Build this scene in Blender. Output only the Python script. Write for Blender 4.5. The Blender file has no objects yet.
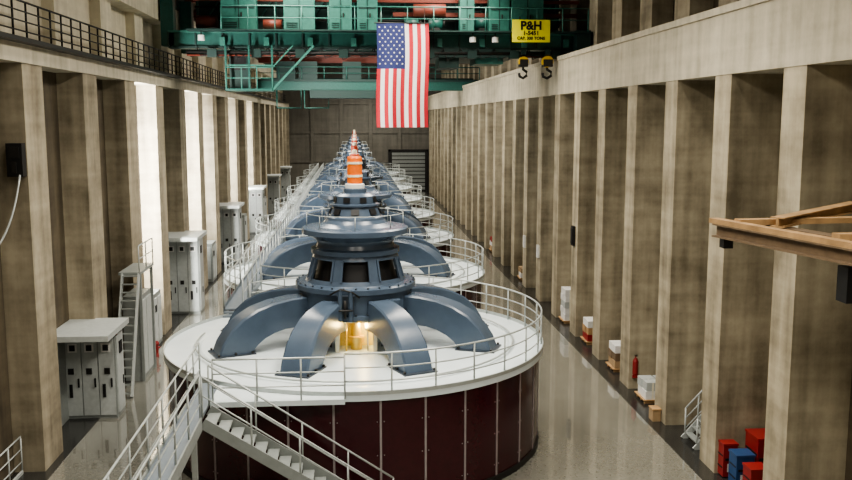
import bpy, bmesh, math, random
from mathutils import Vector, Matrix
random.seed(3)
sc = bpy.context.scene
H = 10.0

# ------------------------------------------------------------ materials
def new_mat(name):
    m = bpy.data.materials.new(name); m.use_nodes = True
    nt = m.node_tree
    return m, nt, nt.nodes["Principled BSDF"]

def plain(name, col, rough=0.5, metal=0.0, var=0.08, scale=6.0, emis=None, es=0.0):
    m, nt, b = new_mat(name)
    tc = nt.nodes.new("ShaderNodeTexCoord")
    no = nt.nodes.new("ShaderNodeTexNoise"); no.inputs["Scale"].default_value = scale
    no.inputs["Detail"].default_value = 4
    rp = nt.nodes.new("ShaderNodeValToRGB")
    c = col
    rp.color_ramp.elements[0].position = 0.3; rp.color_ramp.elements[1].position = 0.7
    rp.color_ramp.elements[0].color = (c[0]*(1-var), c[1]*(1-var), c[2]*(1-var), 1)
    rp.color_ramp.elements[1].color = (min(1, c[0]*(1+var)), min(1, c[1]*(1+var)), min(1, c[2]*(1+var)), 1)
    nt.links.new(tc.outputs["Object"], no.inputs["Vector"])
    nt.links.new(no.outputs["Fac"], rp.inputs["Fac"])
    nt.links.new(rp.outputs["Color"], b.inputs["Base Color"])
    b.inputs["Roughness"].default_value = rough
    b.inputs["Metallic"].default_value = metal
    if emis:
        b.inputs["Emission Color"].default_value = (*emis, 1)
        b.inputs["Emission Strength"].default_value = es
    return m

def concrete(name, dark, light, rough=0.75):
    m, nt, b = new_mat(name)
    L = nt.links.new
    tc = nt.nodes.new("ShaderNodeTexCoord")
    mp = nt.nodes.new("ShaderNodeMapping"); mp.inputs["Scale"].default_value = (2.4, 2.4, 0.16)
    n1 = nt.nodes.new("ShaderNodeTexNoise"); n1.inputs["Scale"].default_value = 1.0; n1.inputs["Detail"].default_value = 6
    n2 = nt.nodes.new("ShaderNodeTexNoise"); n2.inputs["Scale"].default_value = 0.7; n2.inputs["Detail"].default_value = 10
    n2.inputs["Roughness"].default_value = 0.68
    mp3 = nt.nodes.new("ShaderNodeMapping"); mp3.inputs["Scale"].default_value = (0.15, 0.15, 3.0)
    n3 = nt.nodes.new("ShaderNodeTexNoise"); n3.inputs["Scale"].default_value = 1.0; n3.inputs["Detail"].default_value = 2
    L(tc.outputs["Object"], mp.inputs["Vector"]); L(mp.outputs["Vector"], n1.inputs["Vector"])
    L(tc.outputs["Object"], n2.inputs["Vector"])
    L(tc.outputs["Object"], mp3.inputs["Vector"]); L(mp3.outputs["Vector"], n3.inputs["Vector"])
    a = nt.nodes.new("ShaderNodeMath"); a.operation = 'MULTIPLY'; a.inputs[1].default_value = 0.38
    L(n1.outputs["Fac"], a.inputs[0])
    a2 = nt.nodes.new("ShaderNodeMath"); a2.operation = 'MULTIPLY_ADD'; a2.inputs[1].default_value = 0.45
    L(n2.outputs["Fac"], a2.inputs[0]); L(a.outputs[0], a2.inputs[2])
    a3 = nt.nodes.new("ShaderNodeMath"); a3.operation = 'MULTIPLY_ADD'; a3.inputs[1].default_value = 0.17
    L(n3.outputs["Fac"], a3.inputs[0]); L(a2.outputs[0], a3.inputs[2])
    rp = nt.nodes.new("ShaderNodeValToRGB")
    rp.color_ramp.elements[0].position = 0.37; rp.color_ramp.elements[1].position = 0.63
    rp.color_ramp.elements[0].color = (*dark, 1); rp.color_ramp.elements[1].color = (*light, 1)
    L(a3.outputs[0], rp.inputs["Fac"]); L(rp.outputs["Color"], b.inputs["Base Color"])
    b.inputs["Roughness"].default_value = rough
    return m

def terrazzo(name):
    m, nt, b = new_mat(name); L = nt.links.new
    tc = nt.nodes.new("ShaderNodeTexCoord")
    v = nt.nodes.new("ShaderNodeTexVoronoi"); v.inputs["Scale"].default_value = 16
    n = nt.nodes.new("ShaderNodeTexNoise"); n.inputs["Scale"].default_value = 0.4; n.inputs["Detail"].default_value = 5
    L(tc.outputs["Object"], v.inputs["Vector"]); L(tc.outputs["Object"], n.inputs["Vector"])
    mx = nt.nodes.new("ShaderNodeMix"); mx.data_type = 'RGBA'; mx.inputs[0].default_value = 0.15
    r1 = nt.nodes.new("ShaderNodeValToRGB")
    r1.color_ramp.elements[0].color = (0.15, 0.148, 0.125, 1); r1.color_ramp.elements[1].color = (0.24, 0.237, 0.205, 1)
    r2 = nt.nodes.new("ShaderNodeValToRGB")
    r2.color_ramp.elements[0].color = (0.10, 0.10, 0.085, 1); r2.color_ramp.elements[1].color = (0.42, 0.41, 0.36, 1)
    L(n.outputs["Fac"], r1.inputs["Fac"]); L(v.outputs["Color"], r2.inputs["Fac"])
    L(r1.outputs["Color"], mx.inputs[6]); L(r2.outputs["Color"], mx.inputs[7])
    L(mx.outputs[2], b.inputs["Base Color"])
    b.inputs["Roughness"].default_value = 0.18
    b.inputs["Coat Weight"].default_value = 1.0; b.inputs["Coat Roughness"].default_value = 0.04
    b.inputs["Coat IOR"].default_value = 2.2
    return m

M = {}
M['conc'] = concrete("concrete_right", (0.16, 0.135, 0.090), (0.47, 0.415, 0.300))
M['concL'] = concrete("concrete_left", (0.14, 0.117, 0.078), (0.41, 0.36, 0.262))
M['concShade'] = concrete("concrete_shaded", (0.035, 0.027, 0.017), (0.12, 0.096, 0.062))  # walls behind columns and piers: recess shade put into the concrete colour
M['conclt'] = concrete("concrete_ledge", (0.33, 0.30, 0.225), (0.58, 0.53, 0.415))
M['concU'] = concrete("concrete_upper_left_lit", (0.42, 0.38, 0.29), (0.68, 0.63, 0.49))  # brightness put into the colour, since the tilted lamps barely light this wall
M['endw'] = concrete("concrete_end", (0.10, 0.095, 0.08), (0.17, 0.16, 0.135))
M['ceil'] = plain("ceiling_dark", (0.02, 0.019, 0.017), 0.9)
M['floor'] = terrazzo("terrazzo_floor")
M['floord'] = plain("floor_border_dark", (0.03, 0.03, 0.028), 0.2)
M['red'] = plain("oxblood_paint", (0.042, 0.004, 0.008), 0.22, var=0.12)
M['seam'] = plain("seam_strip", (0.30, 0.26, 0.26), 0.4)
M['deck'] = plain("deck_paint", (0.66, 0.73, 0.75), 0.32, var=0.05, scale=1.5)
M['rail'] = plain("rail_grey", (0.42, 0.45, 0.44), 0.35, metal=0.3)
M['walk'] = plain("walkway_plate", (0.15, 0.18, 0.21), 0.4)
M['blue'] = plain("machine_bluegrey", (0.068, 0.095, 0.135), 0.27, var=0.1, scale=2)
M['blued'] = plain("machine_bluegrey_dark", (0.03, 0.04, 0.055), 0.35)
M['black'] = plain("black_opening", (0.008, 0.008, 0.009), 0.5)
M['orange'] = plain("orange_cap", (0.80, 0.16, 0.015), 0.4)
M['redcap'] = plain("red_cap", (0.42, 0.05, 0.02), 0.4)
M['brass'] = plain("brass", (0.75, 0.52, 0.14), 0.3, metal=0.7)
M['yel'] = plain("yellow_interior", (0.80, 0.66, 0.25), 0.5)
M['cream'] = plain("cream", (0.78, 0.74, 0.58), 0.5)
M['green'] = plain("crane_green", (0.018, 0.085, 0.070), 0.4, var=0.15)
M['greenl'] = plain("cabinet_green", (0.038, 0.15, 0.12), 0.4, var=0.12)
M['greend'] = plain("crane_green_dark", (0.009, 0.032, 0.028), 0.5)
M['brown'] = plain("runway_redbrown", (0.16, 0.035, 0.022), 0.5)
M['steeld'] = plain("dark_steel", (0.020, 0.019, 0.018), 0.5, metal=0.3)
M['sign'] = plain("sign_yellow", (0.85, 0.78, 0.02), 0.5, var=0.02)
M['fr'] = plain("flag_red", (0.50, 0.02, 0.035), 0.8)
M['fw'] = plain("flag_white", (0.75, 0.73, 0.72), 0.8, var=0.03)
M['fb'] = plain("flag_blue", (0.022, 0.032, 0.13), 0.8)
M['white'] = plain("white_paint", (0.72, 0.72, 0.70), 0.5)
M['grey'] = plain("cabinet_grey", (0.24, 0.26, 0.25), 0.45)
M['greyl'] = plain("cabinet_light_grey", (0.44, 0.47, 0.46), 0.4)
M['wood'] = plain("tan_wood", (0.40, 0.25, 0.12), 0.6, var=0.25, scale=3)
M['steelt'] = plain("tan_steel", (0.17, 0.12, 0.075), 0.5, var=0.15)
M['redp'] = plain("fire_red", (0.26, 0.02, 0.02), 0.45)
M['bluep'] = plain("drum_blue", (0.02, 0.065, 0.17), 0.45)
M['card'] = plain("cardboard", (0.36, 0.25, 0.14), 0.8)
M['gold'] = plain("hook_yellow", (0.65, 0.42, 0.02), 0.45)
M['lamp'] = plain("lamp_lens", (1, 1, 1), 0.5, emis=(1.0, 0.97, 0.90), es=12)

# ------------------------------------------------------------ mesh builder
class MB:
    def __init__(s): s.bm = bmesh.new(); s.mats = []
    def mi(s, k):
        if k not in s.mats: s.mats.append(k)
        return s.mats.index(k)
    def face(s, vs, k, smooth=False):
        try:
            f = s.bm.faces.new(vs); f.material_index = s.mi(k); f.smooth = smooth; return f
        except ValueError: return None
    def poly(s, pts, k):
        return s.face([s.bm.verts.new(p) for p in pts], k)
    def box(s, x0, x1, y0, y1, z0, z1, k, mtx=None):
        P = [Vector(p) for p in ((x0,y0,z0),(x1,y0,z0),(x1,y1,z0),(x0,y1,z0),(x0,y0,z1),(x1,y0,z1),(x1,y1,z1),(x0,y1,z1))]
        if mtx: P = [mtx @ p for p in P]
        v = [s.bm.verts.new(p) for p in P]
        for q in ((3,2,1,0),(4,5,6,7),(0,1,5,4),(1,2,6,5),(2,3,7,6),(3,0,4,7)):
            s.face([v[i] for i in q], k)
    def beam(s, a, b, w, h, k):
        a = Vector(a); b = Vector(b); d = b-a; L = d.length
        q = d.to_track_quat('Y', 'Z').to_matrix().to_4x4()
        s.box(-w/2, w/2, 0, L, -h/2, h/2, k, Matrix.Translation(a) @ q)
    def ibeam(s, a, b, w, h, k):
        a = Vector(a); b = Vector(b); z = Vector((0, 0, 1))
        s.beam(a, b, w*.2, h, k); s.beam(a+z*(h/2), b+z*(h/2), w, h*.14, k); s.beam(a-z*(h/2), b-z*(h/2), w, h*.14, k)
    def tube(s, pts, r, k, n=6, closed=False):
        pts = [Vector(p) for p in pts]; rings = []
        N = len(pts)
        for i, p in enumerate(pts):
            if closed: t = pts[(i+1) % N]-pts[i-1]
            else: t = pts[min(i+1, N-1)]-pts[max(i-1, 0)]
            t.normalize()
            up = Vector((0,0,1)) if abs(t.z) < 0.9 else Vector((1,0,0))
            u = t.cross(up).normalized(); w = u.cross(t).normalized()
            rings.append([s.bm.verts.new(p + (u*math.cos(2*math.pi*j/n)+w*math.sin(2*math.pi*j/n))*r) for j in range(n)])
        R = range(N if closed else N-1)
        for i in R:
            a = rings[i]; b = rings[(i+1) % N]
            for j in range(n):
                s.face([a[j], a[(j+1)%n], b[(j+1)%n], b[j]], k, True)
        if not closed:
            s.face(rings[0], k); s.face(rings[-1][::-1], k)
    def lathe(s, prof, k, c=(0,0,0), n=48, skip=None, smooth=True):
        for i in range(len(prof)-1):
            (r0, z0), (r1, z1) = prof[i], prof[i+1]
            if r0 < 1e-5 and r1 < 1e-5: continue
            A = [s.bm.verts.new((c[0]+r0*math.sin(2*math.pi*j/n), c[1]-r0*math.cos(2*math.pi*j/n), c[2]+z0)) for j in range(n)] if r0 > 1e-5 else None
            B = [s.bm.verts.new((c[0]+r1*math.sin(2*math.pi*j/n), c[1]-r1*math.cos(2*math.pi*j/n), c[2]+z1)) for j in range(n)] if r1 > 1e-5 else None
            if A is None: A = [s.bm.verts.new((c[0],c[1],c[2]+z0))]
            if B is None: B = [s.bm.verts.new((c[0],c[1],c[2]+z1))]
            for j in range(n):
                if skip and skip(i, j): continue
                j2 = (j+1) % n
                if len(A) == 1: s.face([A[0], B[j2], B[j]], k, smooth)
                elif len(B) == 1: s.face([A[j], A[j2], B[0]], k, smooth)
                else: s.face([A[j], A[j2], B[j2], B[j]], k, smooth)
    def cyl(s, c, r, z0, z1, k, n=20):
        s.lathe([(0,z0),(r,z0),(r,z1),(0,z1)], k, c=(c[0],c[1],0), n=n)
    def hcyl(s, a, b, r, k, n=12): s.tube([a, b], r, k, n)
    def done(s, name, loc=(0,0,0), recalc=True):
        if recalc: bmesh.ops.recalc_face_normals(s.bm, faces=s.bm.faces)
        me = bpy.data.meshes.new(name); s.bm.to_mesh(me); s.bm.free()
        for k in s.mats: me.materials.append(M[k])
        o = bpy.data.objects.new(name, me); o.location = loc
        sc.collection.objects.link(o); return o

def rail(mb, pts, h=1.07, r=0.025, k='rail', levels=(1.0, 0.66, 0.33), closed=False, posts=True):
    for l in levels:
        mb.tube([(p[0], p[1], p[2]+h*l) for p in pts], r if l == 1.0 else r*0.75, k, 6, closed)
    if posts:
        for p in pts: mb.tube([p, (p[0], p[1], p[2]+h)], r, k, 6)

def rail_line(mb, a, b, step=1.4, **kw):
    a = Vector(a); b = Vector(b); n = max(1, round((b-a).length/step))
    rail(mb, [tuple(a.lerp(b, i/n)) for i in range(n+1)], **kw)

XR, XL = 10.1, -8.9
XRB, XLB = 11.6, -9.75
Y0, Y1 = -8.0, 126.0
ZC = 20.0
RF = 20.8; RS = 4.06
# ------------------------------------------------------------ room shell
b = MB(); b.box(-10.7, XRB+1.5, Y0, Y1+0.5, -0.3, 0, 'floor'); b.done("floor")
b = MB(); b.box(-10.7, XRB+1.5, Y0, Y1+0.5, ZC, ZC+0.3, 'ceil')
for y in range(2, 126, 6): b.box(-10.2, 12.6, y, y+0.5, ZC-0.9, ZC, 'ceil')
b.done("ceiling")
b = MB(); b.box(9.6, XRB, Y0, Y1, 0, 0.012, 'floord'); b.done("trim_floor_border_right")
b = MB(); b.box(XLB, -8.65, Y0, Y1, 0, 0.012, 'floord'); b.done("trim_floor_border_left")

b = MB()
b.box(XRB, XRB+0.4, Y0, Y1, 0, 11.2, 'concShade')
k = -6
while True:
    yf = RF+RS*k
    if yf > Y1: break
    b.box(XR, XRB, yf-1.1, yf, 0, 11.2, 'conc'); k += 1
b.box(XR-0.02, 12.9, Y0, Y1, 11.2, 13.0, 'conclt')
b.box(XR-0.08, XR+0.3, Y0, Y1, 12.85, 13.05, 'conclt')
b.box(12.6, 12.9, Y0, Y1, 13.0, ZC, 'concShade')
k = -6
while True:
    yf = RF+RS*k
    if yf > Y1: break
    b.box(11.75, 12.6, yf-1.5, yf, 13.0, ZC, 'conc'); k += 1
b.box(11.7, 12.6, Y0, Y1, 17.3, 18.3, 'conc')
b.done("wall_right")
b = MB(); b.box(11.15, 11.35, Y0, Y1, 13.0, 13.25, 'steeld'); b.done("crane_rail")
b = MB(); b.box(-9.75, -9.55, Y0, Y1, 15.7, 15.9, 'steeld'); b.done("crane_rail")

b = MB()
b.box(-10.6, XLB, Y0, Y1, 0, 12.1, 'concShade')
b.box(-10.6, -10.2, Y0, Y1, 12.1, ZC, 'concShade')
k = -6
while True:
    yf = 27+5.5*k
    if yf > Y1: break
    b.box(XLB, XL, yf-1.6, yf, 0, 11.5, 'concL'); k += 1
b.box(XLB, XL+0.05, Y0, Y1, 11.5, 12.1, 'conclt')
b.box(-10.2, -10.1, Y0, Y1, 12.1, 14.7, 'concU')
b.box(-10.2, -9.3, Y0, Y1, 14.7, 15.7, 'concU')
k = -6
while True:
    yf = 27+5.5*k
    if yf > Y1: break
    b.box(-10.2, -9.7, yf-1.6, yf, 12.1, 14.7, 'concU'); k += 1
b.done("wall_left")
b = MB()
n = int((120-4)/1.0)
rail(b, [(XL-0.02, 4+i*1.0, 12.1) for i in range(n+1)], h=1.05, r=0.03, k='steeld', levels=(1.0, .75, .5, .25))
b.box(XL-0.05, XL+0.35, 4, 120, 12.0, 12.12, 'steeld')
b.done("catwalk_railing")

b = MB()
b.box(-10.2, 13, Y1, Y1+0.4, 0, ZC, 'endw')
for z in (4, 8, 12): b.box(-10.2, 13, Y1-0.15, Y1, z, z+0.25, 'endw')
for x in (-6, -2, 2, 6): b.box(x, x+0.5, Y1-0.2, Y1, 0, 14, 'endw')
b.done("wall_end")
b = MB()
b.box(5.0, 10.0, Y1-0.5, Y1-0.2, 0, 5.5, 'steeld')
for i in range(10): b.box(5.2, 9.8, Y1-0.56, Y1-0.5, 0.2+i*.53, 0.6+i*.53, 'grey')
b.box(4.7, 5.0, Y1-0.6, Y1-0.2, 0, 5.8, 'steeld'); b.box(10.0, 10.3, Y1-0.6, Y1-0.2, 0, 5.8, 'steeld')
b.box(4.7, 10.3, Y1-0.6, Y1-0.2, 5.5, 5.8, 'steeld')
b.done("door_1")

# ------------------------------------------------------------ generator
ZD = 3.06; RD = 5.88; RB = 5.74
def pol(r, a, z): return (r*math.sin(math.radians(a)), -r*math.cos(math.radians(a)), z)
U = 0.2
def build_generator(first):
    b = MB()
    b.lathe([(RB, 0), (RB, ZD-0.16)], 'red', n=96)
    for i in range(30):
        a = i*12+6
        m = Matrix.Rotation(math.radians(a), 4, 'Z')
        b.box(-0.028, 0.028, -RB-0.018, -RB+0.02, 0, ZD-0.16, 'seam', m)
        for zz in (0.5, 1.4, 2.3):
            for dx in (-.09, .09): b.box(dx-.012, dx+.012, -RB-.015, -RB+.01, zz-.012, zz+.012, 'seam', m)
    b.lathe([(RB+0.02, 0), (RB+0.05, 0), (RB+0.05, 0.18), (RB, 0.18)], 'steeld', n=96)
    b.lathe([(RB-0.1, ZD-0.16), (RD, ZD-0.16), (RD, ZD), (4.85, ZD), (4.78, ZD+0.04), (1.9, ZD+0.04), (0, ZD+0.04)], 'deck', n=96)
    b.lathe([(RD, ZD), (RD+0.01, ZD), (RD+0.01, ZD+0.10), (RD-0.02, ZD+0.10), (RD-0.02, ZD)], 'rail', n=96)
    RR = RD-0.06
    def arc(a0, a1):
        n = max(2, round(abs(a1-a0)/12))
        fine = [pol(RR, a0+(a1-a0)*i/(n*3), ZD) for i in range(n*3+1)]
        rail(b, fine, posts=False, r=0.026)
        for p in fine[::3]: b.tube([p, (p[0], p[1], p[2]+1.07)], 0.026, 'rail')
    if first: arc(-3, 221)
    else: arc(-41, 221); arc(-125, -55)
    n = 64
    b.lathe([(1.35, ZD+0.04), (1.35, 4.05)], 'blued', n=n, skip=lambda i, j: (j < 6 or j >= 58))
    b.lathe([(1.2, 4.02), (1.80, 4.02), (1.88, 4.08), (1.88, 4.2), (1.76, 4.22), (1.76, 4.80), (1.88, 4.83), (1.88, 4.98), (1.80, 5.02), (1.58, 5.04)], 'blue', n=n)
    def win(i, j):
        if i != 1: return False
        q = (j+4) % 8
        return 1 <= q <= 6
    b.lathe([(1.58, 4.84+U), (1.52, 4.97+U), (1.35, 5.55+U), (1.31, 5.68+U)], 'blue', n=n, skip=win)
    b.lathe([(1.49, 4.90+U), (1.25, 5.6+U)], 'blued', n=n, skip=lambda i, j: 1 <= ((j+4) % 8) <= 6)
    b.lathe([(1.3, 4.86+U), (1.1, 5.62+U)], 'black', n=n)
    for w in range(8):
        for da in (-16.5, 16.5):
            a = w*45+da
            b.beam(pol(1.535, a, 4.95+U), pol(1.36, a, 5.58+U), 0.06, 0.06, 'blue')
    b.lathe([(1.31, 5.68+U), (1.38, 5.70+U), (1.38, 5.84+U), (1.24, 5.88+U), (1.2, 6.0+U), (1.26, 6.12+U), (1.56, 6.28+U), (1.66, 6.31+U), (1.66, 6.46+U), (1.58, 6.50+U), (1.25, 6.53+U), (1.0, 6.62+U), (0.92, 6.72+U), (0.9, 6.80+U)], 'blue', n=n)
    b.lathe([(0.9, 6.8+U), (0.80, 6.84+U), (0.70, 7.12+U)], 'blue', n=32)
    b.lathe([(0.70, 7.12+U), (0.76, 7.14+U), (0.76, 7.2+U), (0.66, 7.22+U), (0.64, 7.45+U), (0.5, 7.52+U), (0.36, 7.54+U), (0.36, 7.66+U), (0.28, 7.68+U)], 'blue', n=32)
    for w in range(8):
        a = w*45
        b.beam(pol(0.81, a, 6.9+U), pol(0.73, a, 7.06+U), 0.24, 0.04, 'black')
        b.beam(pol(0.66, a+22.5, 7.27+U), pol(0.645, a+22.5, 7.42+U), 0.2, 0.04, 'black')
    b.lathe([(0.30, 7.68+U), (0.30, 7.80+U), (0.24, 7.82+U)], 'white', n=24)
    if first:
        b.lathe([(0.23, 7.8+U), (0.23, 8.60+U), (0.2, 8.66+U), (0, 8.66+U)], 'orange', n=24)
        for zq in (8.02, 8.42): b.lathe([(0.23, zq+U), (0.245, zq+U), (0.245, zq+.07+U), (0.23, zq+.07+U)], 'cream', n=24)
    else:
        b.lathe([(0.2, 7.8+U), (0.2, 8.2+U), (0.17, 8.25+U), (0, 8.25+U)], 'redcap', n=24)
        b.lathe([(0.12, 8.25+U), (0.12, 8.42+U), (0, 8.44+U)], 'cream', n=16)
    ring = [pol(1.5, i*15, 6.5+U) for i in range(24)]
    b.tube([(p[0], p[1], p[2]+0.42) for p in ring], 0.014, 'rail', 5, True)
    for p in ring[::3]: b.tube([p, (p[0], p[1], p[2]+0.42)], 0.014, 'rail', 5)
    for i in range(32):
        p = pol(1.82, i*11.25, 4.1)
        b.cyl((p[0], p[1]), 0.035, 4.2, 4.26, 'blued', 8)
        b.cyl((p[0], p[1]), 0.03, 5.0, 5.05, 'blued', 8)
    top = [(1.5, 4.66), (2.2, 4.64), (2.8, 4.55), (3.3, 4.40), (3.75, 4.16), (4.1, 3.84), (4.36, 3.46), (4.5, ZD+0.04)]
    bot = [(1.5, 3.72), (2.0, 3.76), (2.45, 3.74), (2.8, 3.66), (3.1, 3.52), (3.32, 3.36), (3.46, 3.2), (3.52, ZD+0.04)]
    for a in range(8):
        ang = a*45+22.5
        m = Matrix.Rotation(math.radians(ang), 4, 'Z')
        ws = [0.34, 0.36, 0.38, 0.40, 0.41, 0.42, 0.42, 0.42]
        rows = []
        for (rt, zt), (rb, zb), w in zip(top, bot, ws):
            ct = Vector((rt, 0, zt)); cb = Vector((rb, 0, zb)); d = (cb-ct).normalized()*0.05
            sec = [(-w, cb), (-w, ct+d), (-w+0.05, ct), (w-0.05, ct), (w, ct+d), (w, cb)]
            rows.append([m @ Vector((x, -c.x, c.z)) for x, c in sec])
        for j in range(6):
            A = [b.bm.verts.new(r[j]) for r in rows]; B = [b.bm.verts.new(r[(j+1) % 6]) for r in rows]
            for i in range(len(rows)-1): b.face([A[i], B[i], B[i+1], A[i+1]], 'blue', True)
        b.poly(rows[0], 'blue'); b.poly(rows[-1], 'blue')
        b.box(-0.5, 0.5, -4.6, -3.4, ZD+0.04, ZD+0.08, 'blued', m)
        for sx in (-0.46, 0.46):
            for yy in (-4.5, -4.0, -3.5):
                b.box(sx-0.03, sx+0.03, yy-0.03, yy+0.03, ZD+0.08, ZD+0.14, 'steeld', m)
    b.box(-0.62, -0.5, -1.75, -0.9, ZD+0.04, 4.05, 'cream'); b.box(0.5, 0.62, -1.75, -0.9, ZD+0.04, 4.05, 'cream')
    b.box(-0.62, 0.62, -0.92, -0.86, ZD+0.04, 4.05, 'yel')
    b.box(-0.62, 0.62, -1.78, -1.6, 4.0, 4.14, 'cream')
    b.lathe([(0.17, ZD+0.04), (0.17, 3.3), (0.25, 3.32), (0.25, 3.5), (0.15, 3.52), (0.15, 4.02)], 'brass', c=(0, -1.3, 0), n=20)
    b.tube([(-0.3, -1.6, ZD+0.05), (-0.3, -1.6, 4.0)], 0.03, 'brass'); b.tube([(0.34, -1.6, ZD+0.05), (0.34, -1.6, 4.0)], 0.03, 'white')
    b.box(-0.55, -0.05, -2.02, -1.74, 4.3, 4.85, 'blued')
    b.cyl((-0.46, -2.06), 0.07, 4.12, 5.02, 'blue', 12); b.cyl((-0.16, -2.06), 0.07, 4.12, 5.02, 'blue', 12)
    b.tube([(-0.75, -2.0, 4.9), (-0.46, -2.12, 5.08), (-0.1, -2.1, 4.98), (0.1, -2.0, 4.8)], 0.03, 'steeld')
    b.tube([(-0.32, -2.1, 4.2), (-0.32, -2.15, 4.75)], 0.045, 'steeld')
    b.tube([(-0.75, -1.95, 4.3), (-0.5, -2.15, 4.45), (-0.1, -2.15, 4.45)], 0.03, 'steeld')
    b.box(0.95, 1.3, -1.72, -1.4, 4.3, 4.65, 'blue')
    b.tube([pol(4.95, a, ZD+0.09) for a in range(-100, 200, 6)], 0.03, 'rail', 5)
    return b
g1 = build_generator(True).done("hydroelectric_generator", (0, 28.0, 0))
g2 = build_generator(False).done("hydroelectric_generator.001", (0, 40.7, 0))
NG = 7
for i in range(2, NG+1):
    o = bpy.data.objects.new("hydroelectric_generator.%03d" % i, g2.data)
    o.location = (0, 28.0+12.7*i, 0); sc.collection.objects.link(o)

# ------------------------------------------------------------ walkways
b = MB()
WX0, WX1 = -4.15, -3.65
b.box(WX0, WX1, 9.0, 23.6, ZD-0.1, ZD-0.02, 'walk')
b.box(WX0-0.04, WX0, 9, 21.7, ZD-0.28, ZD+0.04, 'rail'); b.box(WX1, WX1+0.04, 9, 20.6, ZD-0.28, ZD+0.04, 'rail')
rail_line(b, (WX0, 9, ZD), (WX0, 21.8, ZD)); rail_line(b, (WX1, 9, ZD), (WX1, 20.6, ZD))
rail_line(b, (WX0, 21.8, ZD), (WX0, 23.6, ZD), step=1)
for y in (10, 15, 20): b.box(WX0, WX0+0.12, y, y+0.12, 0, ZD-0.1, 'rail'); b.box(WX1-0.12, WX1, y, y+0.12, 0, ZD-0.1, 'rail')
b.done("elevated_walkway")
b = MB()
VX0, VX1 = -4.68, -4.02; VZ = ZD+0.22
ya, yb = 32.0, 118.0
b.box(VX0, VX1, ya, yb, VZ-0.06, VZ, 'walk')
b.box(VX0-0.04, VX0, ya, yb, VZ-0.15, VZ+0.12, 'walk'); b.box(VX1, VX1+0.04, ya, yb, VZ-0.15, VZ+0.12, 'walk')
rail_line(b, (VX0, ya, VZ), (VX0, yb, VZ), r=0.028, step=1.5, levels=(1, .5)); rail_line(b, (VX1, ya, VZ), (VX1, yb, VZ), r=0.028, step=1.5, levels=(1, .5))
for i in range(NG):
    y = 28+12.7*i+6.35
    b.box(VX0, VX0+0.12, y, y+.12, 0, VZ-.06, 'rail'); b.box(VX1-.12, VX1, y, y+.12, 0, VZ-.06, 'rail')
for s in range(2): b.box(VX0, VX1, ya-.5+.25*s, ya-.25+.25*s, ZD+.0, ZD+.07+.07*s, 'walk')
b.done("elevated_walkway")

b = MB()
YL = 21.85
b.box(-3.62, -0.3, YL, YL+0.45, ZD-0.14, ZD-0.005, 'deck')
b.poly([(-3.62, YL+.45, ZD-.006), (-0.3, YL+.45, ZD-.006), (-1.5, YL+0.8, ZD-.006), (-3.62, YL+1.5, ZD-.006)], 'deck')
rail_line(b, (-3.55, YL+0.03, ZD), (-0.3, YL+0.03, ZD), step=1.2)
xs, xe = WX1+0.04, WX1+0.04+4.5
nst = 16
for i in range(nst):
    x = xs+(xe-xs)*i/nst; z = ZD-ZD*(i+1)/nst
    if z > 0.02: b.box(x, x+0.29, 20.7, 21.6, z-0.03, z+0.01, 'grey')
for y in (20.66, 21.64):
    b.beam((xs, y, ZD-0.12), (xe, y, 0.05), 0.05, 0.26, 'grey')
    pts = [(xs+(xe-xs)*i/4, y, ZD-(ZD-0.05)*i/4) for i in range(5)]
    rail(b, pts, h=1.0, levels=(1.0, .55))
b.done("access_stair")

# ------------------------------------------------------------ overhead crane
b = MB()
CY = 45.0
x0, x1 = -8.85, 11.6
for yy in (CY, CY+5):
    b.box(x0, x1, yy, yy+0.7, 13.45, 14.15, 'green')
    b.box(x0, x1, yy-0.12, yy+0.82, 14.12, 14.22, 'greenl'); b.box(x0, x1, yy-0.12, yy+0.82, 13.38, 13.47, 'greend')
    n = 16
    for i in range(n+1):
        x = x0+(x1-x0)*i/n
        b.box(x-0.04, x+0.04, yy-0.08, yy, 13.45, 14.15, 'greend')
b.box(x0+1, x1, CY-1.0, CY, 14.15, 14.22, 'greend')
rail_line(b, (-6.2, CY-0.98, 14.2), (11.4, CY-0.98, 14.2), step=1.3, h=1.1, k='greenl', r=0.03, levels=(1.0, .5))
b.box(10.9, 11.6, CY-0.8, CY+6.5, 13.3, 14.3, 'greend'); b.box(-9.95, -9.2, CY-0.8, CY+6.5, 15.9, 16.7, 'greend')
b.box(-9.2, -8.6, CY, CY+0.7, 13.5, 16.2, 'green'); b.box(-9.2, -8.6, CY+5, CY+5.7, 13.5, 16.2, 'green')
for cx, w, h in ((-5.5, 1.7, 1.75), (-2.6, 1.5, 1.9), (-0.6, 1.1, 1.9), (0.7, 1.0, 1.8), (5.6, 0.7, 1.9), (7.2, 1.0, 1.8), (8.6, 1.6, 1.9)):
    b.box(cx-w/2, cx+w/2, CY+0.05, CY+0.75, 14.22, 14.22+h, 'greenl')
    b.box(cx-0.02, cx+0.02, CY+0.03, CY+0.06, 14.3, 14.1+h, 'greend')
    b.box(cx-w/2+.08, cx+w/2-.08, CY+0.03, CY+0.06, 14.2+h*.62, 14.22+h*.66, 'greend')
    b.box(cx+.1, cx+.16, CY-.02, CY+.05, 14.9, 15.1, 'steeld')
    for q in range(3): b.box(cx-w/2+.12, cx-.08, CY+.02, CY+.06, 14.4+q*.1, 14.44+q*.1, 'greend')
    b.tube([(cx-.2, CY+.4, 14.22+h), (cx-.2, CY+.4, 16.25), (cx+.9, CY+.4, 16.25)], .04, 'steeld')
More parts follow.
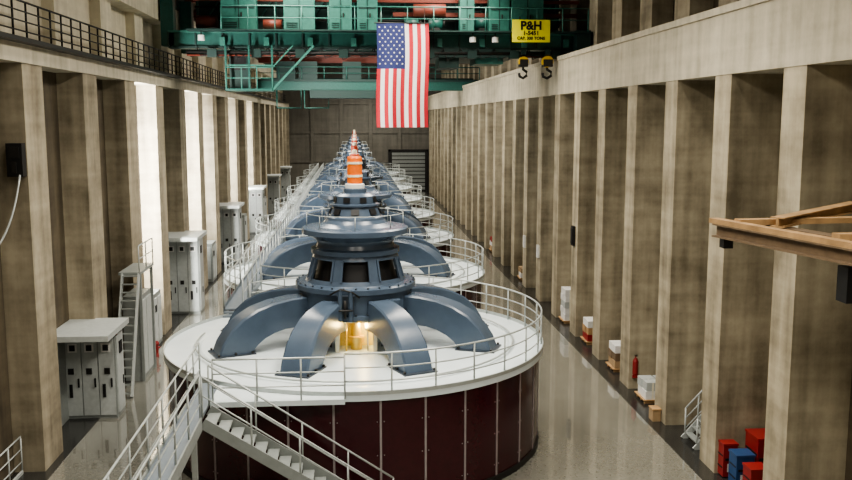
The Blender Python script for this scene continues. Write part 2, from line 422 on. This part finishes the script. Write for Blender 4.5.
# dark backing panel added to darken gaps between cabinets; drives, pipes
b.box(-7.8, 10.6, CY+1.9, CY+2.0, 14.2, 17.0, 'greend')
for i in range(15):
    xx = -7.8+i*1.3
    b.box(xx, xx+.1, CY+1.8, CY+1.9, 14.2, 17.0, 'green')
    if i < 14: b.beam((xx+.05, CY+1.85, 14.3), (xx+1.35, CY+1.85, 16.2), .07, .07, 'green')
for z in (14.9, 15.5, 16.3): b.hcyl((-7.8, CY+1.4, z), (10.6, CY+1.4, z), .05, 'steeld')
b.box(-7.8, 11.4, CY+.95, CY+1.15, 15.75, 15.9, 'brown')
b.box(2.0, 11.4, CY+1.2, CY+1.4, 15.1, 15.3, 'brown')
b.hcyl((3.0, CY+.8, 15.35), (4.6, CY+.8, 15.35), .32, 'brown', 18)
b.hcyl((-4.4, CY+.8, 14.6), (-3.5, CY+.8, 14.6), .25, 'brown', 16); b.hcyl((-7.6, CY+.6, 14.7), (-6.6, CY+.6, 14.7), .3, 'brown', 16)
b.box(2.0, 10.5, CY+2, CY+4.6, 14.5, 14.9, 'greend')
b.box(4.4, 6.4, CY+2.1, CY+4.2, 14.9, 16.4, 'greend'); b.box(7.2, 10.2, CY+2.1, CY+4, 14.9, 16.2, 'green')
for cx in (2.9, 4.1, 6.45, 9.9):
    b.hcyl((cx-.35, CY+1.0, 14.75), (cx+.35, CY+1.0, 14.75), 0.3, 'green', 18); b.box(cx-.2, cx+.2, CY+.6, CY+1.4, 14.2, 14.5, 'steeld')
    b.hcyl((cx+.35, CY+1.0, 14.75), (cx+.5, CY+1.0, 14.75), 0.18, 'steeld', 18)
b.box(1.5, 10.8, CY+0.9, CY+1.1, 16.3, 16.6, 'brown')
b.hcyl((-8, CY+1.2, 16.0), (4, CY+1.2, 16.0), 0.08, 'green'); b.hcyl((-8, CY-0.2, 13.2), (11, CY-0.2, 13.2), 0.07, 'steeld')
b.hcyl((-8, CY-0.1, 13.05), (11, CY-0.1, 13.05), 0.04, 'brown')
for i in range(22):
    xx = -7.5+i*.85; b.tube([(xx, CY-.2, 13.4), (xx+.2, CY-.2, 13.0-.08*(i % 3)), (xx+.55, CY-.2, 13.05), (xx+.85, CY-.2, 13.4)], .025, 'steeld', 5)
for i in range(9):
    xx = -7.0+i*2.1; b.box(xx, xx+.45, CY-.3, CY, 12.95, 13.35, 'greend'); b.box(xx+.6, xx+.85, CY-.25, CY, 13.5, 13.9, 'greenl')
b.box(3.4, 8.0, CY-0.2, CY+4.8, 13.0, 13.4, 'greend')
b.box(4.2, 5.2, CY, CY+2, 12.5, 13.0, 'greend'); b.box(6.0, 7.4, CY, CY+2, 12.7, 13.0, 'green')
for cx in (5.8, 6.9, -7.2, 1.9):
    b.cyl((cx, CY-0.6), 0.16, 13.7, 13.95, 'white', 16); b.tube([(cx, CY-.6, 13.9), (cx, CY-.6, 14.2)], .03, 'steeld')
zx = 11.35
b.box(-6.1, -3.9, CY-0.6, CY+1.2, zx, zx+0.1, 'green')
rail_line(b, (-6.1, CY-0.58, zx+.1), (-3.9, CY-0.58, zx+.1), step=.75, h=1.0, k='greenl', r=0.03, levels=(1, .5))
for px in (-6.1, -5.0, -3.9):
    b.beam((px, CY-0.5, zx), (px, CY-0.5, 13.5), 0.09, 0.09, 'green')
b.beam((-3.9, CY-0.5, zx+.05), (-1.9, CY-0.5, 13.5), 0.1, 0.1, 'greenl'); b.beam((-3.9, CY-0.5, zx+1.1), (-2.9, CY-0.5, 13.5), 0.06, 0.06, 'greenl')
b.beam((-6.1, CY-0.5, zx+1.2), (-3.9, CY-0.5, zx+1.2), 0.07, 0.07, 'greenl')
b.box(-6.0, -5.1, CY, CY+1, zx+.1, 13.3, 'greend')
b.box(-5.95, -5.2, CY-.02, CY, zx+1.0, zx+1.7, 'black')
b.done("overhead_crane")
for hx, s in ((8.35, 1.0), (9.55, 1.15)):
    b = MB()
    for dx in (-0.12, 0.12): b.tube([(hx+dx, CY-0.35, 13.3), (hx+dx, CY-0.35, 12.9)], 0.02, 'steeld')
    b.box(hx-0.12, hx+0.12, CY-0.5, CY-0.2, 13.15, 13.37, 'greend')
    b.hcyl((hx, CY-0.55, 12.8), (hx, CY-0.15, 12.8), 0.24*s, 'gold', 20)
    b.box(hx-0.2*s, hx+0.2*s, CY-0.6, CY-0.1, 12.55, 12.9, 'steeld')
    b.tube([(hx, CY-0.35, 12.6), (hx, CY-0.35, 12.42), (hx+.17*s, CY-0.35, 12.3), (hx+.17*s, CY-.35, 12.12), (hx, CY-.35, 12.0), (hx-.17*s, CY-.35, 12.08), (hx-.2*s, CY-.35, 12.25)], 0.07, 'steeld', 8)
    b.done("crane_hook")
b = MB()
b.box(7.65, 9.5, CY-1.1, CY-1.06, 13.68, 14.74, 'sign')
for px in (8.0, 9.3): b.box(px, px+.05, CY-1.06, CY-1.02, 14.2, 14.9, 'steeld')
sg = b.done("crane_sign")
def text(s, size, x, z, y, parent):
    cu = bpy.data.curves.new("lettering", 'FONT'); cu.body = s; cu.size = size; cu.align_x = 'CENTER'; cu.extrude = 0.004
    cu.offset = size*0.035
    o = bpy.data.objects.new("lettering", cu); o.rotation_euler = (math.pi/2, 0, 0); o.location = (x, y, z)
    cu.materials.append(M['black']); sc.collection.objects.link(o); o.parent = parent
text("P&H", 0.56, 8.57, 14.28, CY-1.11, sg)
text("1-5451", 0.28, 8.57, 14.02, CY-1.11, sg)
text("CAP. 300 TONS", 0.2, 8.57, 13.80, CY-1.11, sg)

b = MB()
FY = 84
b.box(-8.8, 11.6, FY, FY+0.8, 12.6, 13.5, 'green'); b.box(-8.8, 11.6, FY+4, FY+4.8, 12.9, 13.9, 'greend')
b.box(-8.8, 11.6, FY+2, FY+3, 15.2, 15.8, 'brown'); b.box(-8.8, 11.6, FY-.1, FY+.9, 13.4, 13.6, 'greend')
rail_line(b, (-8.8, FY-.1, 13.6), (11.6, FY-.1, 13.6), step=2, h=1.1, k='green', r=.05, levels=(1., .5))
for cx in (-7, -5, -1, 4): b.box(cx, cx+1.7, FY, FY+1, 13.6, 15.2, 'greend')
b.box(-4, 2, FY-.3, FY+3, 11.9, 12.6, 'greend')
for cx in (-7, -4.5, 3): b.tube([(cx, FY, 12.6), (cx, FY, 11.0), (cx+2.2, FY, 11.0), (cx+2.2, FY, 12.6)], .08, 'green')
b.done("overhead_crane")

b = MB()
b.hcyl((-10.1, 60, 16.8), (12.5, 60, 16.8), 0.18, 'brown'); b.box(-10.2, 12.6, 66, 66.6, 16.6, 17.4, 'brown')
b.box(-10.2, 12.6, 72, 72.5, 15.2, 16.3, 'steeld'); b.box(-10.2, 12.6, 56, 56.4, 16.0, 16.35, 'brown')
b.box(-10.2, 12.6, 53.5, 54.0, 16.6, 17.4, 'brown')
b.done("roof_girders")

# ------------------------------------------------------------ flag
b = MB()
FX0, FX1, FZ0, FZ1, FYY = 1.1, 3.6, 9.6, 14.5, CY-1.25
NX, NZ = 39, 30
def fpos(u, v):
    x = FX0+(FX1-FX0)*u; z = FZ1+(FZ0-FZ1)*v
    y = FYY+0.11*math.sin(u*13+v*1.5)*(0.25+v)-0.05*math.sin(u*5)
    return Vector((x+0.03*math.sin(v*6), y, z))
G = [[b.bm.verts.new(fpos(i/NX, j/NZ)) for i in range(NX+1)] for j in range(NZ+1)]
for j in range(NZ):
    for i in range(NX):
        st = i*13//NX
        c = 'fr' if st % 2 == 0 else 'fw'
        if i < NX*7/13 and j < NZ*0.42: c = 'fb'
        b.face([G[j][i], G[j][i+1], G[j+1][i+1], G[j+1][i]], c, True)
for i in range(9):
    for j in range(11):
        if (i+j) % 2: continue
        u = (i+1)/10*7/13; v = (j+1)/12*0.42
        c = fpos(u, v)+Vector((0, -0.012, 0)); vs = []
        for q in range(10):
            r = 0.055 if q % 2 == 0 else 0.022
            vs.append(b.bm.verts.new(c+Vector((r*math.sin(q*math.pi/5), 0, r*math.cos(q*math.pi/5)))))
        b.face(vs, 'fw')
b.tube([(FX0-.1, FYY, FZ1+.02), (FX1+.1, FYY, FZ1+.02)], 0.03, 'steeld')
for x in (FX0+.2, FX1-.2): b.tube([(x, FYY, FZ1), (x, CY-1.02, 15.28)], 0.012, 'steeld')
b.done("american_flag", recalc=False)

# ------------------------------------------------------------ left side equipment
for i in range(6):
    b = MB()
    yf = 31.35+16.5*i; zt = 3.05 if i == 0 else 4.0; xf = -8.05
    y1c = yf if i else 31.05
    b.box(XLB+.02, xf, yf-1.3, min(yf, y1c), 0, zt, 'grey')
    b.box(XLB+.02, xf+0.25, yf-3.0, y1c, zt, zt+0.18, 'greyl')
    b.box(XLB+.02, XLB+.1, yf-3.0, yf-1.3, 0, zt, 'grey')
    for k2 in range(3):
        xa = XLB+.08+k2*.54
        b.box(xa, xa+.5, yf-1.34, yf-1.3, .12, zt-.12, 'greyl')
        b.box(xa+.1, xa+.4, yf-1.37, yf-1.34, zt-.75, zt-.45, 'white')
        b.box(xa+.16, xa+.34, yf-1.38, yf-1.37, zt-.70, zt-.5, 'black')
        b.box(xa+.38, xa+.43, yf-1.38, yf-1.34, 1.1, 1.4, 'black')
        b.box(xa+.08+.05*k2, xa+.26+.05*k2, yf-1.37, yf-1.34, 1.55, 1.75, 'steeld')
        if k2 != 1: b.box(xa+.1, xa+.2, yf-1.37, yf-1.34, .75, 1.2, 'black')
    b.box(xf, xf+.04, yf-1.2, min(yf, y1c)-.1, .15, zt-.2, 'greyl')
    b.box(xf+.04, xf+.07, yf-.95, yf-.6, zt-.9, zt-.5, 'black'); b.box(xf+.04, xf+.07, yf-.6, yf-.55, 1.0, 1.3, 'black')
    b.done("control_cubicle" if i == 0 else "control_cubicle.%03d" % i)

b = MB()
b.beam((-8.7, 32.2, 0.05), (-8.7, 34.0, 4.25), 0.05, 0.26, 'greyl'); b.beam((-8.1, 32.2, 0.05), (-8.1, 34.0, 4.25), 0.05, 0.26, 'greyl')
for i in range(15):
    t = (i+.5)/15; b.box(-8.7, -8.1, 32.2+1.8*t-.1, 32.2+1.8*t+.1, 4.3*t, 4.3*t+.03, 'grey')
b.box(-8.85, -8.05, 34.0, 36.3, 4.2, 4.3, 'grey')
rail_line(b, (-8.08, 34.0, 4.3), (-8.08, 36.3, 4.3), step=1.1, h=1.0, levels=(1, .5), k='greyl')
for y in (34.3, 36.2): b.box(-8.2, -8.1, y, y+.1, 0, 4.2, 'grey')
b.box(-8.85, -8.2, 34.4, 36.2, 0, 3.3, 'grey'); b.box(-8.2, -8.16, 34.5, 35.2, .2, 3.1, 'greyl'); b.box(-8.2, -8.16, 35.3, 36.1, .2, 3.1, 'greyl')
b.done("steep_stair")

b = MB()
for i in range(14):
    y = 39.2+5.5*i
    if i in (1, 4, 7, 10, 13): continue
    b.box(-9.7, -8.8, y, y+1.6, 0, 2.4, 'grey'); b.box(-8.8, -8.76, y+.1, y+.75, .2, 2.2, 'greyl'); b.box(-8.8, -8.76, y+.85, y+1.5, .2, 2.2, 'greyl')
    b.box(-8.76, -8.73, y+.25, y+.5, 1.6, 1.9, 'black'); b.box(-9.6, -8.9, y-.04, y, .2, 2.2, 'greyl'); b.box(-9.4, -9.1, y-.06, y-.04, 1.5, 1.9, 'black')
b.done("switchgear_cabinets")

b = MB()
b.lathe([(0,0),(.1,0),(.1,.06),(.08,.1),(.08,.5),(.11,.52),(.11,.58),(.06,.68),(0,.7)], 'redp', c=(-8.45, 38.0, 0), n=16)
b.hcyl((-8.6, 38, .4), (-8.3, 38, .4), .04, 'redp')
b.done("fire_hydrant")

b = MB()
b.box(-9.35, -8.93, 25.12, 25.4, 8.45, 9.35, 'black'); b.box(-9.28, -9.0, 25.09, 25.12, 8.95, 9.25, 'steeld'); b.box(-9.2, -9.08, 25.05, 25.1, 8.55, 8.85, 'steeld')
pts = []
for i in range(13):
    t = i/12; pts.append((-9.0-0.7*t*t, 25.08-1.6*t, 8.5-2.1*math.sin(t*math.pi/2)))
b.tube(pts, 0.03, 'rail')
b.done("wall_call_box")

b = MB()
rail_line(b, (-9.5, 22.5, 0.0), (-9.5, 25.3, 0.0), step=.9, h=1.1, k='greyl')
b.box(-9.53, -9.47, 22.5, 25.3, 0, .1, 'greyl')
b.done("floor_railing")

# ------------------------------------------------------------ right side equipment
def bin_(name, x0, x1, y0, y1, h, k):
    b = MB(); b.box(x0, x1, y0, y1, .05, h, k); b.box(x0-.02, x1+.02, y0-.02, y1+.02, h, h+.06, k)
    b.box(x0+.05, x1-.05, y0-.015, y0, h*.55, h*.62, 'steeld'); b.box(x0-.012, x0, y0+.05, y1-.05, h*.3, h*.34, 'steeld'); b.box(x0-.012, x0, y0+.05, y1-.05, h*.66, h*.7, 'steeld')
    b.box(x0+.12, x1-.12, y0-.012, y0, h*.2, h*.45, 'white')
    for xx in (x0+.03, x1-.1):
        for yy in (y0+.03, y1-.1): b.box(xx, xx+.07, yy, yy+.07, .012, .06, 'steeld')
    b.done(name)
bin_("red_storage_bin", 10.32, 10.8, 21.9, 22.4, .8, 'redp')
bin_("blue_storage_bin", 10.25, 10.75, 22.65, 23.15, .9, 'bluep')
bin_("red_storage_bin", 10.95, 11.5, 21.6, 22.5, 1.15, 'redp')
bin_("red_storage_bin", 10.2, 10.6, 23.4, 23.8, .95, 'redp')
bin_("flammables_cabinet", 10.9, 11.5, 22.8, 23.6, 1.3, 'redp')

b = MB()
for y in (25.6, 26.6):
    rail(b, [(10.3+.4*t, y, 1.3*(t/3)) for t in range(4)], h=1.0, k='greyl', levels=(1, .66, .33))
    b.beam((10.25, y, 0), (11.5, y, 1.4), .05, .2, 'greyl')
for i in range(6): b.box(10.3+.2*i, 10.52+.2*i, 25.6, 26.6, .18+.2*i, .22+.2*i, 'grey')
b.done("short_stair")

def crates(name, x, y, cols, base=True):
    b = MB(); z = .012
    if base:
        for q in range(3): b.box(x-.55, x+.55, y-.5+q*.42, y-.4+q*.42, z, z+.1, 'wood')
        b.box(x-.6, x+.6, y-.55, y+.55, z+.1, z+.14, 'wood'); z += .14
    for lay, c in enumerate(cols):
        for ix in range(2):
            for iy in range(2):
                s = .02*((ix+iy+lay) % 2)
                b.box(x-.52+ix*.52+s, x-.03+ix*.52, y-.5+iy*.5, y-.03+iy*.5-s, z, z+.3, c)
                b.box(x-.30+ix*.52, x-.24+ix*.52, y-.505+iy*.5, y-.5+iy*.5, z, z+.3, 'cream')
        z += .31
    b.done(name)
crates("pallet_of_boxes", 10.7, 30.6, ['white', 'greyl'])
crates("pallet_of_boxes.001", 10.75, 34.6, ['card', 'steelt', 'white'])
crates("pallet_of_boxes.002", 10.8, 39.0, ['redp', 'wood', 'white'])
crates("pallet_of_boxes.003", 10.75, 43.2, ['white', 'white', 'greyl', 'white', 'white'])
crates("pallet_of_boxes.004", 10.8, 55.2, ['white', 'card'])
crates("pallet_of_boxes.005", 10.8, 67.4, ['card', 'white', 'redp'])

def exting(name, x, y):
    b = MB(); b.lathe([(0,.1),(.1,.1),(.11,.14),(.11,.62),(.07,.72),(.03,.74),(.03,.8),(0,.8)], 'redp', c=(x, y, .45), n=16)
    b.tube([(x, y, 1.24), (x-.14, y, 1.2), (x-.16, y, .8)], .018, 'steeld'); b.box(x-.03, x+.08, y-.02, y+.02, 1.25, 1.3, 'steeld')
    b.box(x-.10, x+.10, y+.12, y+.15, 0.012, 1.7, 'redp'); b.box(x-.12, x+.12, y-.12, y+.12, .45, .54, 'redp'); b.done(name)
exting("fire_extinguisher", 10.35, 31.9); exting("fire_extinguisher.001", 10.4, 33.4)
b = MB(); b.box(9.8, 10.07, 28.2, 28.6, .012, .4, 'card'); b.box(9.78, 10.09, 28.18, 28.62, .4, .44, 'wood'); b.done("small_crate")
b = MB(); b.box(XR-.12, XR, 40.4, 40.8, 4.2, 5.1, 'black'); b.box(XR-.15, XR-.12, 40.45, 40.75, 4.3, 5.0, 'steeld'); b.done("wall_phone_box")
b = MB(); b.box(XR-.1, XR, 48.4, 48.8, 2.4, 3.1, 'white'); b.box(XR-.1, XR, 52.4, 52.8, 2.4, 3.1, 'white'); b.done("wall_signs")

b = MB()
zz = 7.95
A0, A1 = Vector((6.75, 16.2, zz)), Vector((8.6, 7.6, zz))
off = Vector((0.75, 0.25, 0))
b.ibeam(A0, A1, .26, .22, 'steelt'); b.ibeam(A0+off, A1+off, .26, .22, 'steelt')
for t in (0.02, .22, .45, .7, .95): b.beam(A0.lerp(A1, t), A0.lerp(A1, t)+off, .14, .18, 'steelt')
b.beam(A0+Vector((-.05, .1, .17)), A1+Vector((0, 0, .17)), .2, .09, 'wood')
b.ibeam((7.5, 15.4, zz+.22), (10.1, 17.4, zz+.3), .26, .16, 'wood')
b.beam((6.9, 15.7, zz+.20), (10.1, 16.0, zz+.20), .22, .1, 'wood')
b.beam((7.6, 13.6, zz+.20), (10.1, 13.8, zz+.20), .22, .1, 'wood')
b.ibeam((8.3, 8.6, zz), (10.1, 8.6, zz), .26, .22, 'steelt')
b.box(6.77, 6.95, 15.95, 16.15, zz-.32, zz-.1, 'steeld')
bx = A0.lerp(A1, .36)
b.box(bx.x+.05, bx.x+.33, bx.y-.15, bx.y+.15, zz-.75, zz-.2, 'black'); b.box(bx.x+.15, bx.x+.23, bx.y-.04, bx.y+.04, zz-.2, zz, 'steeld')
b.done("projecting_timber_frame")

# ------------------------------------------------------------ lights
def area(x, y, z, sx, sy, e, col=(1, .93, .81), rot=(0,0,0), name="lamp_light", spread=180):
    l = bpy.data.lights.new(name, 'AREA'); l.shape = 'RECTANGLE'; l.size = sx; l.size_y = sy
    l.energy = e; l.color = col; l.spread = math.radians(spread)
    o = bpy.data.objects.new(name, l); o.location = (x, y, z); o.rotation_euler = rot
    sc.collection.objects.link(o); return o
b = MB()
for y in list(range(-2, 124, 9)):
    for x in (-3.5, 5.5):
        b.lathe([(.12, .5), (.3, .35), (.7, 0), (.66, 0), (.1, .3)], 'steeld', c=(x, y+3, 18.0), n=20)
        b.lathe([(.5, .12), (0, .12)], 'lamp', c=(x, y+3, 18.0), n=20)
        b.tube([(x, y+3, 18.4), (x, y+3, 19.1)], .03, 'steeld')
b.done("high_bay_lamps")
for y in range(1, 126, 18):
    area(-3.5, y+4, 17.9, 3, 8, 1650, rot=(0, math.radians(-25), 0), spread=140)
    area(5.5, y+4, 17.9, 3, 8, 1650, rot=(0, math.radians(25), 0), spread=140)
b = MB()
for y, e in ((38.0, 3000), (49.0, 2600), (54.5, 1200), (65.5, 1200), (76.5, 1200)):
    b.box(-9.45, -9.25, y+.02, y+.1, 3.5, 10.9, 'steeld'); b.box(-9.42, -9.28, y+.1, y+.13, 3.6, 10.8, 'lamp')
    area(-9.35, y+.16, 7.2, .2, 7.2, e, (1, .98, .92), (math.radians(90), 0, 0), "strip_light")
b.done("recess_lamps")
for i in range(4):
    l = bpy.data.lights.new("pit_light", 'POINT'); l.energy = 60; l.color = (1, .72, .25); l.shadow_soft_size = .1
    o = bpy.data.objects.new("pit_light", l); o.location = (0.25, 28+12.7*i-1.5, 3.85); sc.collection.objects.link(o)

w = bpy.data.worlds.new("World"); sc.world = w; w.use_nodes = True
bg = w.node_tree.nodes["Background"]; bg.inputs[0].default_value = (1, .95, .87, 1); bg.inputs[1].default_value = 0.12
try:
    sc.view_settings.look = 'AgX - Medium High Contrast'
except Exception as e: print(e)

# ------------------------------------------------------------ camera
cd = bpy.data.cameras.new("camera"); cd.lens = 900/852*36; cd.sensor_width = 36; cd.clip_end = 500
co = bpy.data.objects.new("camera", cd); co.location = (0, 0, H)
co.rotation_euler = (math.radians(90-7.66), 0, math.radians(-4.53))
sc.collection.objects.link(co); sc.camera = co
